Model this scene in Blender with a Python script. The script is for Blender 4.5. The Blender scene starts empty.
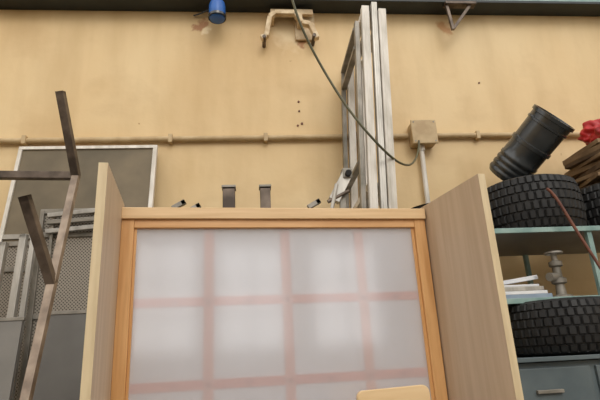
import bpy, bmesh, math, random
from mathutils import Vector as V, Matrix as M, noise as NZ
random.seed(4)
S=bpy.context.scene
S.view_settings.view_transform='Standard'
S.view_settings.look='None'
col=bpy.context.collection

# ---------------------------------------------------------------- materials
def lin(c):
    o=[]
    for v in c:
        v/=255
        o.append(v/12.92 if v<=.04045 else ((v+.055)/1.055)**2.4)
    return (*o,1)
MC={}
def mat(name,c1,c2=None,rough=.6,metal=0,scale=4,stretch=(1,1,1),bump=0,detail=6,lo=.35,hi=.65,spec=.5,coat=0):
    if name in MC: return MC[name]
    m=bpy.data.materials.new(name);m.use_nodes=True;n=m.node_tree.nodes;l=m.node_tree.links
    b=n['Principled BSDF'];b.inputs['Roughness'].default_value=rough;b.inputs['Metallic'].default_value=metal
    b.inputs['Specular IOR Level'].default_value=spec
    b.inputs['Coat Weight'].default_value=coat
    tc=n.new('ShaderNodeTexCoord');mp=n.new('ShaderNodeMapping');mp.inputs['Scale'].default_value=stretch
    no=n.new('ShaderNodeTexNoise');no.inputs['Scale'].default_value=scale;no.inputs['Detail'].default_value=detail
    cr=n.new('ShaderNodeValToRGB');cr.color_ramp.elements[0].position=lo;cr.color_ramp.elements[1].position=hi
    cr.color_ramp.elements[0].color=lin(c1);cr.color_ramp.elements[1].color=lin(c2 or [min(255,v*1.12) for v in c1])
    l.new(tc.outputs['Object'],mp.inputs[0]);l.new(mp.outputs[0],no.inputs[0]);l.new(no.outputs[0],cr.inputs[0]);l.new(cr.outputs[0],b.inputs['Base Color'])
    if bump:
        bp=n.new('ShaderNodeBump');bp.inputs['Strength'].default_value=bump;bp.inputs['Distance'].default_value=.01
        l.new(no.outputs[0],bp.inputs['Height']);l.new(bp.outputs[0],b.inputs['Normal'])
    MC[name]=m;return m

def wall_mat():
    m=bpy.data.materials.new('painted_plaster');m.use_nodes=True;n=m.node_tree.nodes;l=m.node_tree.links
    b=n['Principled BSDF'];b.inputs['Roughness'].default_value=.5;b.inputs['Specular IOR Level'].default_value=.35
    tc=n.new('ShaderNodeTexCoord')
    def nz(sc,st,det=5):
        mp=n.new('ShaderNodeMapping');mp.inputs['Scale'].default_value=st
        no=n.new('ShaderNodeTexNoise');no.inputs['Scale'].default_value=sc;no.inputs['Detail'].default_value=det
        l.new(tc.outputs['Object'],mp.inputs[0]);l.new(mp.outputs[0],no.inputs[0]);return no
    def ramp(src,p0,c0,p1,c1):
        cr=n.new('ShaderNodeValToRGB');e=cr.color_ramp.elements
        e[0].position=p0;e[0].color=c0;e[1].position=p1;e[1].color=c1;l.new(src,cr.inputs[0]);return cr
    def mix(fac,a,bb,t='MIX'):
        x=n.new('ShaderNodeMix');x.data_type='RGBA';x.blend_type=t
        if isinstance(fac,(int,float)): x.inputs[0].default_value=fac
        else: l.new(fac,x.inputs[0])
        l.new(a,x.inputs[6]);l.new(bb,x.inputs[7]);return x.outputs[2]
    def rgb(c):
        q=n.new('ShaderNodeRGB');q.outputs[0].default_value=lin(c);return q.outputs[0]
    big=ramp(nz(.6,(1,1,1)).outputs[0],.35,lin((214,183,133)),.65,lin((226,201,156)))
    streak=ramp(nz(3,(1.2,1,.25),8).outputs[0],.3,lin((215,204,186)),.6,(1,1,1,1))
    c=mix(.4,big.outputs[0],streak.outputs[0],'MULTIPLY')
    grime=ramp(nz(1.6,(1,1,1.6),12).outputs[0],.54,(0,0,0,1),.8,(.45,.45,.45,1))
    c=mix(grime.outputs[0],c,rgb((186,152,106)))
    spots=ramp(nz(9,(1,1,1),10).outputs[0],.735,(0,0,0,1),.77,(.8,.8,.8,1))
    c=mix(spots.outputs[0],c,rgb((150,98,52)))
    geo=n.new('ShaderNodeNewGeometry');dn=nz(7,(1,1,1),6)
    wob=n.new('ShaderNodeVectorMath');wob.operation='MULTIPLY_ADD';wob.inputs[1].default_value=(.3,.3,.3)
    l.new(dn.outputs['Color'],wob.inputs[0]);l.new(geo.outputs['Position'],wob.inputs[2])
    for (x,z,rad,cc) in ((.38,4.72,.20,(232,210,168)),(.50,4.62,.06,(160,100,56)),(-.50,4.80,.06,(150,94,54)),(2.0,4.8,.09,(186,134,84)),(-.42,4.74,.05,(232,212,172))):
        ds=n.new('ShaderNodeVectorMath');ds.operation='DISTANCE';ds.inputs[1].default_value=(x+.15,4.2+.15,z+.15)
        l.new(wob.outputs[0],ds.inputs[0])
        rr=ramp(ds.outputs['Value'],rad*.6,(.8,.8,.8,1),rad*1.1,(0,0,0,1))
        c=mix(rr.outputs[0],c,rgb(cc))
    l.new(c,b.inputs['Base Color'])
    bp=n.new('ShaderNodeBump');bp.inputs['Strength'].default_value=.25;bp.inputs['Distance'].default_value=.02
    l.new(nz(5,(1,1,1),8).outputs[0],bp.inputs['Height']);l.new(bp.outputs[0],b.inputs['Normal'])
    return m
WALL=wall_mat()
CONC=mat('concrete',(110,106,98),(140,134,124),.85,scale=3,bump=.3)
DARKC=mat('dark_roof_sheet',(38,40,38),(55,56,52),.8)
BEAM=mat('dark_teal_paint',(20,28,30),(32,42,44),.5)
TEAL=mat('teal_shelf_paint',(120,150,145),(150,175,168),.5,scale=8)
BEIGE=mat('beige_conduit_paint',(176,150,110),(196,172,132),.55,scale=9)
RUSTB=mat('worn_cream_paint',(186,160,122),(222,202,168),.6,scale=14)
ALU=mat('aluminium',(160,156,148),(196,192,184),.42,.35,scale=6,stretch=(3,3,.6))
ALUD=mat('weathered_aluminium',(118,114,104),(156,150,140),.5,.35,scale=7)
WHITE=mat('white_paint',(192,185,172),(228,222,212),.5,scale=7,stretch=(2,2,.5))
STEEL=mat('bare_steel_tube',(70,60,52),(118,104,92),.45,.5,scale=9,bump=.1)
STEELL=mat('steel_tube_light',(124,108,94),(172,154,136),.5,.3,scale=9,bump=.1)
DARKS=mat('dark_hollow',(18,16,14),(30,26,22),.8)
GREYS=mat('grey_sheet_metal',(112,110,106),(136,133,128),.5,.2,scale=2)
GREYD=mat('dark_grey_sheet_metal',(90,88,85),(110,108,104),.5,.2,scale=2)
OLIVE=mat('dusty_window_panel',(92,82,62),(120,106,82),.6,scale=2.5)
RUB=mat('tyre_rubber',(14,14,14),(28,27,26),.6,scale=12,bump=.15)
BLK=mat('black_plastic',(30,33,35),(54,58,60),.25,scale=3,spec=.8)
BLUE=mat('blue_plastic',(30,84,160),(44,104,184),.4)
CABLE=mat('cable_sheath',(82,80,58),(100,98,74),.5)
RED=mat('red_plastic_bag',(150,18,22),(195,40,40),.4,scale=10,bump=.5)
CARD=mat('brown_cardboard',(120,96,70),(152,126,94),.85,scale=8,bump=.2)
CARD2=mat('dark_cardboard',(84,66,48),(112,90,66),.85,scale=8,bump=.2)
CABN=mat('grey_blue_cabinet',(84,96,100),(104,114,116),.5,scale=3)
RODR=mat('rusty_rod',(92,50,38),(120,72,52),.6,scale=14)
PAPER=mat('paper',(205,208,214),(232,232,232),.7,scale=6)
BOOKB=mat('blue_grey_folder',(110,130,150),(150,165,180),.6)
PINE=mat('varnished_pine',(204,150,92),(224,174,116),.4,scale=3,stretch=(14,14,.8),coat=.1)
PINEH=mat('varnished_pine_rail',(206,152,94),(226,176,120),.4,scale=3,stretch=(.8,14,14),coat=.1)
PINEL=mat('pale_pine_cap',(212,176,128),(230,196,150),.45,scale=3,stretch=(.8,14,14))
OAK=mat('birch_laminate',(186,163,136),(199,177,151),.5,scale=3,stretch=(9,9,.5))
OAKE=mat('birch_edge_band',(206,184,146),(222,202,164),.5,scale=4,stretch=(9,9,1))
PLY=mat('plywood',(216,182,134),(228,198,152),.45,scale=3,stretch=(.8,6,6))
TAPE=mat('peach_batten',(236,174,156),(242,188,170),.7)
TAPEH=mat('pink_batten',(232,150,132),(240,166,148),.7)
BACK=mat('white_backing',(232,232,236),(240,239,242),.8,scale=1)

def perf():
    m=bpy.data.materials.new('perforated_steel');m.use_nodes=True;n=m.node_tree.nodes;l=m.node_tree.links
    b=n['Principled BSDF'];b.inputs['Roughness'].default_value=.5;b.inputs['Metallic'].default_value=.2
    tc=n.new('ShaderNodeTexCoord');mp=n.new('ShaderNodeMapping');mp.inputs['Scale'].default_value=(66,0,66);mp.inputs['Rotation'].default_value=(0,math.radians(45),0)
    vo=n.new('ShaderNodeTexVoronoi');vo.inputs['Randomness'].default_value=0;vo.inputs['Scale'].default_value=1
    cr=n.new('ShaderNodeValToRGB');e=cr.color_ramp.elements;e[0].position=.26;e[0].color=lin((74,68,58));e[1].position=.34;e[1].color=lin((160,152,140))
    l.new(tc.outputs['Object'],mp.inputs[0]);l.new(mp.outputs[0],vo.inputs[0]);l.new(vo.outputs['Distance'],cr.inputs[0]);l.new(cr.outputs[0],b.inputs['Base Color'])
    return m
PERF=perf()
def frosted():
    m=bpy.data.materials.new('frosted_polycarbonate');m.use_nodes=True;n=m.node_tree.nodes;l=m.node_tree.links
    for x in list(n):
        if x.type=='BSDF_PRINCIPLED': n.remove(x)
    out=[x for x in n if x.type=='OUTPUT_MATERIAL'][0]
    d=n.new('ShaderNodeBsdfDiffuse');d.inputs[0].default_value=lin((218,216,220))
    t=n.new('ShaderNodeBsdfTransparent');t.inputs[0].default_value=(.97,.97,.98,1)
    a=n.new('ShaderNodeMixShader');a.inputs[0].default_value=.5
    l.new(d.outputs[0],a.inputs[1]);l.new(t.outputs[0],a.inputs[2])
    g=n.new('ShaderNodeBsdfGlossy');g.inputs['Roughness'].default_value=.11;g.inputs[0].default_value=(1,1,1,1)
    mx=n.new('ShaderNodeMixShader');mx.inputs[0].default_value=.16
    l.new(a.outputs[0],mx.inputs[1]);l.new(g.outputs[0],mx.inputs[2])
    l.new(mx.outputs[0],out.inputs[0]);return m
FROST=frosted()

# ---------------------------------------------------------------- builders
def grp(name,loc=(0,0,0),rot=(0,0,0)):
    e=bpy.data.objects.new(name,None);col.objects.link(e);e.location=loc;e.rotation_euler=rot;e.empty_display_size=.1;return e
def fin(bm,name,m,parent=None,bevel=0,smooth=False):
    bmesh.ops.recalc_face_normals(bm,faces=bm.faces)
    me=bpy.data.meshes.new(name);bm.to_mesh(me);bm.free()
    o=bpy.data.objects.new(name,me);col.objects.link(o)
    for x in (m if isinstance(m,list) else [m]): me.materials.append(x)
    if parent: o.parent=parent
    if smooth:
        for p in me.polygons:p.use_smooth=True
    if bevel:
        b=o.modifiers.new('b','BEVEL');b.width=bevel;b.segments=2;b.limit_method='ANGLE'
    return o
def addbox(bm,x0,x1,y0,y1,z0,z1,mi=0):
    vs=[bm.verts.new((x,y,z)) for x in(x0,x1) for y in(y0,y1) for z in(z0,z1)]
    for f in((0,1,3,2),(4,6,7,5),(0,4,5,1),(2,3,7,6),(0,2,6,4),(1,5,7,3)):
        bm.faces.new([vs[i] for i in f]).material_index=mi
    return vs
def bx(name,x0,x1,y0,y1,z0,z1,m,parent=None,bevel=.003):
    bm=bmesh.new();addbox(bm,x0,x1,y0,y1,z0,z1);return fin(bm,name,m,parent,bevel)
def addtube(bm,p,q,w,h=None,hint=(0,1,0),mi=0,hollow=True):
    p=V(p);q=V(q);h=h or w;d=(q-p).normalized();a=d.cross(V(hint)).normalized();b=d.cross(a)
    ring=[(-1,-1),(1,-1),(1,1),(-1,1)]
    A=[bm.verts.new(p+a*w/2*s+b*h/2*t) for s,t in ring];B=[bm.verts.new(q+a*w/2*s+b*h/2*t) for s,t in ring]
    for i in range(4): bm.faces.new([A[i],A[(i+1)%4],B[(i+1)%4],B[i]]).material_index=mi
    bm.faces.new(A[::-1]).material_index=mi;f=bm.faces.new(B);f.material_index=mi
    if hollow:
        bmesh.ops.inset_region(bm,faces=[f],thickness=min(w,h)*.12)
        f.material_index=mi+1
        bmesh.ops.translate(bm,verts=f.verts,vec=-d*.03)
def tube(name,p,q,w,m,parent=None,h=None,hint=(0,1,0),hollow=True,bevel=.003):
    bm=bmesh.new();addtube(bm,p,q,w,h,hint,0,hollow);return fin(bm,name,[m,DARKS],parent,bevel)
def lathe(name,prof,m,parent=None,n=48,p=(0,0,0),axis=(0,0,1),smooth=True,bevel=0):
    bm=bmesh.new();rings=[]
    for i in range(n):
        a=2*math.pi*i/n;rings.append([bm.verts.new((r*math.cos(a),r*math.sin(a),z)) for r,z in prof])
    for i in range(n):
        A=rings[i];B=rings[(i+1)%n]
        for j in range(len(prof)-1): bm.faces.new([A[j],B[j],B[j+1],A[j+1]])
    bmesh.ops.remove_doubles(bm,verts=bm.verts,dist=1e-5)
    q=V((0,0,1)).rotation_difference(V(axis).normalized()).to_matrix().to_4x4()
    bmesh.ops.transform(bm,matrix=M.Translation(V(p))@q,verts=bm.verts)
    o=fin(bm,name,m,parent,bevel,smooth)
    if smooth:
        e=o.modifiers.new('e','EDGE_SPLIT');e.split_angle=math.radians(40)
    return o
def cyl(name,p,q,r,m,parent=None,n=24):
    L=(V(q)-V(p)).length
    return lathe(name,[(0,0),(r,0),(r,L),(0,L)],m,parent,n,p,V(q)-V(p))
def wire(name,pts,r,m,parent=None,smooth=True):
    c=bpy.data.curves.new(name,'CURVE');c.dimensions='3D';c.bevel_depth=r;c.bevel_resolution=4;c.use_fill_caps=True
    if smooth:
        s=c.splines.new('NURBS');s.points.add(len(pts)-1);s.order_u=4;s.use_endpoint_u=True
    else:
        s=c.splines.new('POLY');s.points.add(len(pts)-1)
    for i,q in enumerate(pts): s.points[i].co=(*q,1)
    s.resolution_u=12
    o=bpy.data.objects.new(name,c);col.objects.link(o);c.materials.append(m)
    if parent:o.parent=parent
    return o
def tyre(loc,R=.38,w=.34,rot=(0,0,0),ri=.21):
    N=216
    h=w/2
    side=[(ri,-h*.62),(ri+.012,-h*.80),(ri+.05,-h*.96),(ri+.09,-h),(R-.07,-h*.98),(R-.066,-h*.965),(R-.03,-h*.90)]
    bm=bmesh.new();rings=[]
    ys=[-.86,-.66,-.65,-.60,-.59,-.36,-.35,-.30,-.29,-.04,-.03,.03,.04,.29,.30,.35,.36,.59,.60,.65,.66,.86]
    deep=[0,0,1,1,0,0,1,1,0,0,1,1,0,0,1,1,0,0,1,1,0,0]
    rowid=[0,0,9,9,1,1,9,9,2,2,9,9,3,3,9,9,4,4,9,9,5,5]
    off=[0,2,4,1,3,0]
    for i in range(N):
        a=2*math.pi*i/N;pr=[(r,z) for r,z in side]
        for k,yv in enumerate(ys):
            cr=R-.03*abs(yv)**2.5
            d=deep[k]
            if not d and (i+off[rowid[k]])%5==0: d=1
            pr.append((cr-(.012 if d else 0),yv*h))
        pr+=[(r,-z) for r,z in reversed(side)]
        pr+=[(ri+.03,h*.5),(R-.05,h*.55),(R-.04,0),(R-.05,-h*.55),(ri+.03,-h*.5)]
        rings.append([bm.verts.new((r*math.cos(a),r*math.sin(a),z)) for r,z in pr])
    L=len(rings[0])
    for i in range(N):
        A=rings[i];B=rings[(i+1)%N]
        for j in range(L): bm.faces.new([A[j],B[j],B[(j+1)%L],A[(j+1)%L]])
    o=fin(bm,'car_tyre',RUB);o.location=loc;o.rotation_euler=rot
    return o

# ---------------------------------------------------------------- room shell
bx('floor',-6,8,-7,4.35,-.1,0,CONC,None,0)
bx('wall_back',-6,8,4.2,4.35,0,5.4,WALL,None,0)
bx('wall_left',-6.15,-6,-7,4.35,0,5.4,WALL,None,0)
bx('wall_right',8,8.15,-7,4.35,0,5.4,WALL,None,0)
bx('ceiling',-6,8,3.9,4.35,5.4,5.5,DARKC,None,0)
bm=bmesh.new()
addbox(bm,-6,8,-7.15,-7,0,1.9);addbox(bm,-6,8,-7.15,-7,4.4,5.4)
wins=[(-3.6,-1.7),(-1.2,.5),(.9,2.6),(3.2,5.0)]
xs=[-6]+[v for w_ in wins for v in w_]+[8]
for i in range(0,len(xs),2): addbox(bm,xs[i],xs[i+1],-7.15,-7,1.9,4.4)
fin(bm,'wall_front',mat('grey_plaster',(150,142,130),(170,160,148),.8))
for i,(a,b) in enumerate(wins):
    bm=bmesh.new()
    for z in(1.9,2.7,3.5,4.35): addbox(bm,a,b,-7.12,-7.03,z,z+.05)
    for x in(a,(a+b)/2-.025,b-.05): addbox(bm,x,x+.05,-7.12,-7.03,1.9,4.4)
    fin(bm,'window_%d'%(i+1),BEAM)

g=grp('steel_beam')
bx('web',-5.99,7.99,4.12,4.195,4.97,5.39,BEAM,g)
bx('flange',-5.99,7.99,4.0,4.195,4.955,4.985,BEAM,g)
bx('pipe_run',2.2,7.9,4.02,4.06,4.99,5.03,TEAL,g)

g=grp('electrical_conduit')
cyl('pipe',(-5.9,4.165,3.555),(1.445,4.165,3.565),.026,BEIGE,g)
cyl('pipe_right',(1.695,4.165,3.565),(7.9,4.165,3.555),.026,BEIGE,g)
for x in(-3.2,-2.0,-.75,.1,.95,2.1,2.9,3.7,4.8):
    bx('clip',x,x+.035,4.13,4.195,3.52,3.60,BEIGE,g)
g=grp('junction_box')
bx('body',1.46,1.68,4.07,4.195,3.45,3.67,BEIGE,g,.012)
bx('lid',1.45,1.69,4.055,4.072,3.44,3.68,BEIGE,g,.008)
for x in(1.475,1.665):
    for z in(3.465,3.655): cyl('screw',(x,4.056,z),(x,4.05,z),.007,ALUD,g,10)
cyl('drop_pipe',(1.55,4.14,3.45),(1.53,4.14,2.0),.022,WHITE,g)
cyl('gland',(1.55,4.14,3.45),(1.55,4.14,3.40),.032,WHITE,g)
wire('hanging_cable',[(.15,2.75,5.4),(.2,2.8,4.6),(.28,2.9,4.05),(.386,3.0,3.80),(.528,3.1,3.56),(.70,3.13,3.24),(.93,3.16,2.95),(1.12,3.42,2.97),(1.34,3.8,3.12),(1.49,4.04,3.36),(1.5,4.04,3.46)],.009,CABLE)

g=grp('wall_bracket')
prof=[(.10,4.56),(.15,4.58),(.19,4.80),(.24,4.85),(.44,4.85),(.50,4.74),(.58,4.72),(.64,4.56)]
bm=bmesh.new()
for i in range(len(prof)-1):
    a,b=prof[i],prof[i+1]
    addtube(bm,(a[0],4.07,a[1]),(b[0],4.07,b[1]),.045,.06,(0,1,0),0,False)
fin(bm,'bent_strap',RUSTB,g,.004)
bx('back_plate',.44,.64,4.165,4.195,4.62,4.93,RUSTB,g)
bx('arm_left',.185,.235,4.07,4.195,4.80,4.86,RUSTB,g)
bx('arm_right',.46,.51,4.07,4.195,4.74,4.86,RUSTB,g)
bx('cross_bar',.20,.62,4.09,4.13,4.86,4.92,RUSTB,g)
for x,z in((.13,4.56),(.61,4.58)): cyl('bolt',(x,4.03,z),(x,4.195,z),.018,STEEL,g,12)
bm=bmesh.new()
for x,z in((.44,3.95),(.44,3.85),(.46,3.72),(.42,3.70),(2.25,4.15)):
    r_=random.uniform(.009,.016)
    bmesh.ops.create_cone(bm,cap_ends=True,segments=14,radius1=r_,radius2=r_*.8,depth=.01,matrix=M.Translation((x,4.194,z))@M.Rotation(math.pi/2,4,'X'))
fin(bm,'wall_anchor_plugs',RODR)

g=grp('blue_ceiling_lamp')
lathe('shade',[(0,.0),(.05,0),(.07,.012),(.078,.04),(.078,.15),(.07,.19),(.03,.22),(.03,.27),(0,.27)],BLUE,g,32,(-.31,4.0,4.71))
lathe('rim',[(.080,0),(.086,.006),(.086,.03),(.080,.036)],BLK,g,32,(-.31,4.0,4.725))
wire('feed_wire',[(-.31,4.1,4.96),(-.4,4.12,4.92),(-.5,4.14,4.88),(-.55,4.18,4.9)],.008,BLK,g)

g=grp('angle_bracket')
tube('strut',(2.0,4.02,4.66),(2.22,4.02,4.95),.03,STEEL,g,hollow=False)
tube('hanger',(1.99,4.02,4.64),(1.96,4.02,4.95),.03,STEEL,g,hollow=False)
bx('plate',1.94,2.26,3.98,4.06,4.925,4.955,STEEL,g)

# ---------------------------------------------------------------- tall aluminium frames, perpendicular to wall
def rack(x0,w,y0,y1,z1,m,rungs,name):
    g=grp(name,(0,0,0));lean=math.tan(math.radians(3.1))
    def px(x,z): return x+lean*z
    bm=bmesh.new()
    for y in(y0+.03,y1-.03):
        addtube(bm,(px(x0,0.0)+w/2,y,0),(px(x0,z1)+w/2,y,z1),.06,w,(1,0,0),0,False)
        addtube(bm,(px(x0,0.05)+w/2,y-.031,0.05),(px(x0,z1-.05)+w/2,y-.031,z1-.05),.004,w*.35,(1,0,0),0,False)
    fin(bm,'stiles',m,g,.004)
    bm=bmesh.new()
    for z in rungs: addtube(bm,(px(x0,z)+w/2,y0+.05,z),(px(x0,z)+w/2,y1-.05,z),w*.8,.05,(1,0,0),0,False)
    fin(bm,'rails',m,g,.003)
    return g
rack(.620,.035,3.36,4.10,4.22,ALUD,[.1,1.6,3.0,4.0,4.18],'aluminium_frame')
rack(.672,.060,3.32,4.08,4.34,WHITE,[.1,1.4,2.8,4.30],'aluminium_frame')
rack(.748,.045,3.30,4.06,4.36,ALU,[.1,1.4,2.8,4.30],'aluminium_frame')
rack(.799,.060,3.28,4.05,4.28,WHITE,[.1,1.4,2.8,4.24],'aluminium_frame')

for cx,zt,w in((-.157,2.68,.075),(.07,2.68,.065)):
    g=grp('steel_post')
    tube('column',(cx,3.0,0),(cx,3.0,zt),w,STEEL,g)
    bx('base_plate',cx-.09,cx+.09,2.91,3.09,0,.012,STEEL,g)
    bx('collar',cx-w/2-.006,cx+w/2+.006,3.0-w/2-.006,3.0+w/2+.006,zt-.02,zt-.004,ALUD,g)
for cx,zt,dx in((-.50,2.60,.05),(-.38,2.575,-.02),(.36,2.585,.03)):
    g=grp('metal_profile')
    tube('shaft',(cx,3.05,0),(cx+dx*.4,3.05,zt-.05),.035,ALUD,g,.03)
    tube('tip',(cx+dx*.4-.03,3.04,zt-.045),(cx+dx*.4+.05,3.04,zt),.03,ALUD,g,.03)
g=grp('bench_clamp')
tube('bar',(.56,3.0,0),(.56,3.0,2.62),.04,ALUD,g,.03)
tube('jaw',(.50,2.98,2.56),(.60,2.98,2.74),.07,ALU,g,.05,hollow=False)
bx('head',.565,.63,2.95,3.03,2.70,2.775,ALUD,g,.01)
cyl('screw',(.46,2.96,2.55),(.60,2.96,2.62),.012,STEEL,g,12)
cyl('handle',(.48,2.94,2.50),(.52,2.94,2.66),.012,ALU,g,12)
cyl('knob',(.60,2.95,2.73),(.60,2.92,2.73),.02,DARKS,g,14)

# ---------------------------------------------------------------- cabinet with frosted back
th=math.radians(5.5)
g=grp('wooden_cabinet',(0,0,0),(0,0,th))
def wing(name,xn,xf,yn,yf,t,z1,sgn,m):
    bm=bmesh.new()
    pts=[(xn,yn),(xf,yf),(xf+sgn*t,yf),(xn+sgn*t,yn)]
    A=[bm.verts.new((*q,0)) for q in pts];B=[bm.verts.new((*q,z1)) for q in pts]
    bm.faces.new(A);bm.faces.new(B)
    for i in range(4): bm.faces.new([A[i],A[(i+1)%4],B[(i+1)%4],B[i]]).material_index=1 if i==3 else 0
    bm.faces.ensure_lookup_table();bm.faces[1].material_index=1
    return fin(bm,name,[m,OAKE],g,.001)
wing('side_panel_left',-.370,-.388,1.84,2.37,.034,2.352,-1,OAK)
wing('side_panel_right',1.142,1.088,1.84,2.37,.032,2.335,1,OAK)
bx('stile_left',-.386,-.330,2.30,2.36,0,2.262,PINE,g)
bx('stile_right',1.030,1.088,2.30,2.36,0,2.262,PINE,g)
bx('stile_bead_left',-.330,-.318,2.315,2.355,0,2.225,PINE,g,.002)
bx('stile_bead_right',1.014,1.030,2.315,2.355,0,2.225,PINE,g,.002)
bx('top_rail',-.330,1.030,2.302,2.36,2.222,2.262,PINEH,g)
bx('top_cap',-.387,1.089,2.285,2.37,2.262,2.316,PINEL,g)
bx('bottom_rail',-.330,1.030,2.302,2.36,.05,.15,PINEH,g)
bm=bmesh.new();bm.faces.new([bm.verts.new(c) for c in((-.318,2.318,.15),(1.014,2.318,.15),(1.014,2.318,2.222),(-.318,2.318,2.222))])
fin(bm,'frosted_panel',FROST,g,0)
for i,x in enumerate((.008,.368,.738)): bx('batten_vertical_%d'%i,x-.022,x+.022,2.330,2.333,.15,2.222,TAPE,g,0)
for i,z in enumerate((1.0,1.53,1.885)): bx('batten_horizontal_%d'%i,-.318,1.014,2.333,2.335,z-.02,z+.02,TAPEH,g,0)
bx('backing',-.32,1.02,2.336,2.342,.15,2.224,BACK,g,0)
dot=mat('red_screw_cap',(170,60,54),(186,76,68),.6)
bm=bmesh.new()
for x in(-.14,.008,.19,.368,.55,.738,.9):
    for z in(1.53,1.885):
        addbox(bm,x-.006,x+.006,2.321,2.328,z-.006,z+.006)
fin(bm,'screw_heads',dot,g)

g2=grp('plywood_board',(0,0,0),(0,0,th))
bm=bmesh.new();pts=[]
x0,x1,zt,rr=.595,.905,1.488,.028
pts=[(x0,0),(x1,0)]
for k in range(9):
    a=math.pi/2*k/8;pts.append((x1-rr+rr*math.cos(a),zt-rr+rr*math.sin(a)))
for k in range(9):
    a=math.pi/2+math.pi/2*k/8;pts.append((x0+rr+rr*math.cos(a),zt-rr-.008+rr*math.sin(a)))
def yl(z): return 1.9+.18*z/1.5
A=[bm.verts.new((x,yl(z),z)) for x,z in pts];B=[bm.verts.new((x,yl(z)+.022,z)) for x,z in pts]
bm.faces.new(A);bm.faces.new(B)
for i in range(len(pts)): bm.faces.new([A[i],A[(i+1)%len(pts)],B[(i+1)%len(pts)],B[i]])
fin(bm,'board',PLY,g2,.004)

# ---------------------------------------------------------------- left side
g=grp('aluminium_window')
def yw(z): return 3.52+.55*z/3.45
def leanbox(name,x0,x1,z0,z1,t,m,off=0,par=None,fn=yw):
    bm=bmesh.new()
    c=[(x0,z0),(x1,z0),(x1,z1),(x0,z1)]
    A=[bm.verts.new((x,fn(z)+off,z)) for x,z in c];B=[bm.verts.new((x,fn(z)+off+t,z)) for x,z in c]
    bm.faces.new(A);bm.faces.new(B)
    for i in range(4): bm.faces.new([A[i],A[(i+1)%4],B[(i+1)%4],B[i]])
    return fin(bm,name,m,par,.002)
leanbox('pane',-1.95,-.86,.02,3.44,.01,OLIVE,.015,g)
leanbox('top_rail',-1.98,-.83,3.435,3.465,.045,WHITE,0,g)
leanbox('stile_right',-.865,-.83,0,3.435,.045,WHITE,0,g)
leanbox('stile_left',-1.98,-1.95,0,3.435,.045,WHITE,0,g)
leanbox('mid_rail',-1.95,-.865,2.62,2.66,.04,ALUD,0,g)

g=grp('perforated_metal_panel')
bx('sheet',-1.36,-.98,3.24,3.25,1.0,2.60,PERF,g,0)
bm=bmesh.new()
for x in(-1.38,-.985): addbox(bm,x,x+.025,3.22,3.26,0,2.62)
for z in(1.0,1.93,2.44,2.60): addbox(bm,-1.38,-.96,3.225,3.265,z,z+.03)
fin(bm,'frame',ALUD,g,.002)
g=grp('perforated_metal_panel')
bx('sheet',-2.1,-1.42,3.36,3.37,1.0,2.42,PERF,g,0)
bm=bmesh.new()
for x in(-2.12,-1.75,-1.44): addbox(bm,x,x+.025,3.34,3.38,0,2.44)
for z in(1.0,1.9,2.25,2.42): addbox(bm,-2.12,-1.42,3.345,3.385,z,z+.03)
fin(bm,'frame',ALUD,g,.002)
g=grp('aluminium_profile_bundle')
for i,(x,y,dx,zt,w) in enumerate(((-1.46,3.05,.04,2.44,.04),(-1.40,3.07,.03,2.48,.03),(-1.62,3.08,.07,2.40,.045))):
    tube('profile_%d'%i,(x,y+.0,0),(x+dx,y+.08,zt),w,ALU,g)
g=grp('metal_channel_bundle')
for i,(z0,z1) in enumerate(((2.47,2.50),(2.53,2.55),(2.575,2.61))):
    tube('channel_%d'%i,(-1.32,3.195,z0),(-.93,3.195,z1),.028,ALU if i!=1 else ALUD,g)
for x in(-1.29,-.97): tube('stand_%d'%(x<-1.1),(x,3.21,0),(x,3.21,2.60),.02,ALUD,g)

leanfn=lambda z:2.80+.22*z/1.93
g=grp('sheet_metal_panel');leanbox('sheet',-1.22,-.86,0,1.93,.02,GREYD,0,g,leanfn)
leanbox('folded_lip',-1.23,-.85,1.93,1.95,.035,ALUD,-.005,g,leanfn)
g=grp('sheet_metal_panel');leanbox('sheet',-1.78,-1.30,0,1.90,.02,GREYS,-.05,g,leanfn)
leanbox('folded_lip',-1.79,-1.29,1.90,1.92,.035,ALUD,-.055,g,leanfn)

g=grp('upturned_steel_table_frame')
J1=V((-1.06,2.9,2.73));J2=V((-1.018,2.6,2.036))
Fo=J1+(J2-J1).normalized()*((J1.z-.03)/-(J2-J1).normalized().z)
tube('long_rail',Fo,J1+(J1-J2)*.02,.042,STEELL,g,.04,hint=(1,0,0))
tube('leg_upper',J1,(-1.123,2.7,3.19),.05,STEEL,g,.045,hint=(1,0,0))
tube('leg_lower',J2,(-1.112,2.4,2.44),.05,STEEL,g,.045,hint=(1,0,0))
tube('cross_rail',(-2.1,2.9,2.76),J1,.045,STEEL,g,.045,hollow=False)
L2=V((-1.04,0,0))
tube('long_rail_far',Fo+L2,J1+L2,.042,STEELL,g,.04,hint=(1,0,0))

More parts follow.
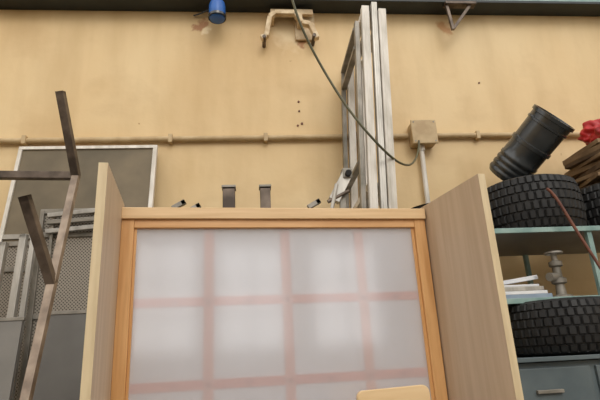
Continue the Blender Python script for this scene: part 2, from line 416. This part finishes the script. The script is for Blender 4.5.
# ---------------------------------------------------------------- right side shelving
g=grp('steel_shelving')
X0,X1=1.25,3.3
for nm,z in(('shelf_top',2.405),('shelf_middle',1.93)):
    bx(nm,X0,X1,3.2,4.1,z-.02,z,GREYS,g)
    bx(nm+'_lip',X0,X1,3.19,3.20,z-.035,z,TEAL,g)
for x in(X0,2.30,X1-.04):
    for y in(3.205,4.06): bx('upright',x,x+.035,y,y+.035,1.56 if y<3.5 else 0,2.40,TEAL,g)
bx('shelf_low',X0,X1,2.95,4.1,1.535,1.56,CABN,g)
g=grp('drawer_cabinet')
bx('carcass',1.35,3.2,3.0,3.9,0,1.53,CABN,g)
for i,x in enumerate((1.40,2.0,2.6)):
    for j,z in enumerate((.1,.58,1.06)):
        bx('drawer_%d_%d'%(i,j),x,x+.56,2.98,3.0,z,z+.44,CABN,g,.006)
        bx('handle_%d_%d'%(i,j),x+.2,x+.36,2.955,2.98,z+.3,z+.32,ALUD,g)
tyre((2.14,3.59,2.405+.215),.38,.43)
tyre((2.96,3.66,2.405+.21),.40,.42)
tyre((1.43,3.62,2.405+.13),.30,.26,ri=.18)
tyre((2.03,3.30,1.56+.172),.375,.344)

P0=V((2.13,3.84,3.01));P1=V((2.41,3.42,3.37))
ax=P1-P0;Lb=ax.length;R=.175
pr=[(R*.80,0),(R*.86,0)]
for k in range(4):
    z=.02+k*.05;pr+=[(R*.93,z),(R*.965,z+.008),(R*.965,z+.028),(R*.93,z+.036)]
pr+=[(R*.93,.26),(R*.93,Lb-.30),(R*1.0,Lb-.295),(R*1.0,Lb-.265),(R*.94,Lb-.26),(R*.95,Lb-.10),(R*1.0,Lb-.095),(R*1.0,Lb-.08),(R*.97,Lb-.075),(R*.97,Lb-.035),(R*1.05,Lb-.03),(R*1.05,Lb),(R*.96,Lb),(R*.93,Lb-.02),(R*.55,Lb-.03),(R*.5,Lb-.015),(0,Lb-.015)]
g=grp('corrugated_plastic_duct')
lathe('body',pr,BLK,g,56,P0,ax)
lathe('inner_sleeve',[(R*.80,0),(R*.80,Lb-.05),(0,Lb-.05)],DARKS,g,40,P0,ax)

g=grp('cardboard_stack')
z=2.828
for i in range(9):
    t=random.uniform(.028,.045);cx=2.98+random.uniform(-.03,.03);cy=3.64+random.uniform(-.03,.03);a=math.radians(random.uniform(-14,14))
    bm=bmesh.new();vs=addbox(bm,-.28,.28,-.24,.24,0,t)
    bmesh.ops.subdivide_edges(bm,edges=bm.edges,cuts=4,use_grid_fill=True)
    for v in bm.verts: v.co.z+=.008*NZ.noise(v.co*4+V((i*3,0,0)))
    bmesh.ops.transform(bm,matrix=M.Translation((cx,cy,z))@M.Rotation(a,4,'Z'),verts=bm.verts)
    fin(bm,'board_%d'%i,CARD if i%3 else CARD2,g,.003);z+=t+.004
def blob(name,c,s,m,seed,amp=.15):
    bm=bmesh.new();bmesh.ops.create_icosphere(bm,subdivisions=5,radius=1)
    for v in bm.verts:
        q=v.co.copy();k=max(abs(q.x),abs(q.y),abs(q.z));q=q.lerp(q/k,.3)
        d=NZ.noise(q*1.7+V((seed,0,0)))*amp+NZ.noise(q*5+V((0,seed,0)))*amp*.4
        q*=1+d;v.co=V((q.x*s[0],q.y*s[1],max(q.z,-.8)*s[2]))
    o=fin(bm,name,m,None,0,True);o.location=c;return o
blob('red_plastic_bag',(3.07,3.66,z+.125),(.23,.19,.145),RED,7,.35)

wire('bent_rod',[(2.02,3.12,2.66),(2.05,3.12,2.64),(2.08,3.1,2.55),(2.13,3.08,2.36),(2.24,3.02,2.0),(2.34,2.93,1.57)],.010,RODR,smooth=True)
g=grp('metal_valve')
lathe('body',[(0,0),(.07,0),(.07,.02),(.035,.03),(.03,.10),(.05,.11),(.05,.14),(.03,.15),(.028,.22),(.045,.23),(.045,.26),(.02,.27),(.02,.33),(0,.33)],ALUD,g,28,(2.12,3.36,1.93))
cyl('side_port',(2.12,3.36,2.08),(2.03,3.32,2.08),.03,ALUD,g)
lathe('wheel',[(.05,0),(.062,.004),(.062,.014),(.05,.018)],ALU,g,28,(2.12,3.36,2.245))
g=grp('book_stack')
zz=1.93
for i,(a,b,t,m) in enumerate(((1.60,1.98,.03,BOOKB),(1.62,1.95,.022,PAPER),(1.58,1.93,.028,ALU),(1.63,1.9,.015,PAPER))):
    bx('book_%d'%i,a,b,3.24,3.48,zz,zz+t,m,g,.003);zz+=t
tube('paper_roll',(1.64,3.33,zz+.02),(1.93,3.30,zz+.055),.028,PAPER,g)

# ---------------------------------------------------------------- lighting
w=bpy.data.worlds.new('World');S.world=w;w.use_nodes=True
bg=w.node_tree.nodes['Background'];bg.inputs[0].default_value=(1,.98,.95,1);bg.inputs[1].default_value=1.42
sl=bpy.data.lights.new('soft_sun','SUN');sl.energy=.85;sl.angle=math.radians(25);sl.color=(1,.95,.87)
so=bpy.data.objects.new('soft_sun',sl);col.objects.link(so);so.rotation_euler=(math.radians(56),0,math.radians(12))

# ---------------------------------------------------------------- camera
ps=math.radians(5.5);p=math.radians(18);ro=math.radians(3)
f=V((math.sin(ps)*math.cos(p),math.cos(ps)*math.cos(p),math.sin(p)))
r0=V((math.cos(ps),-math.sin(ps),0));u0=r0.cross(f)
r=r0*math.cos(ro)-u0*math.sin(ro);u=u0*math.cos(ro)+r0*math.sin(ro)
cd=bpy.data.cameras.new('camera');cd.lens=30;cd.sensor_width=36
co=bpy.data.objects.new('camera',cd);col.objects.link(co)
mw=M((r,u,-f)).transposed().to_4x4();mw.translation=V((0,0,1.6));co.matrix_world=mw
S.camera=co
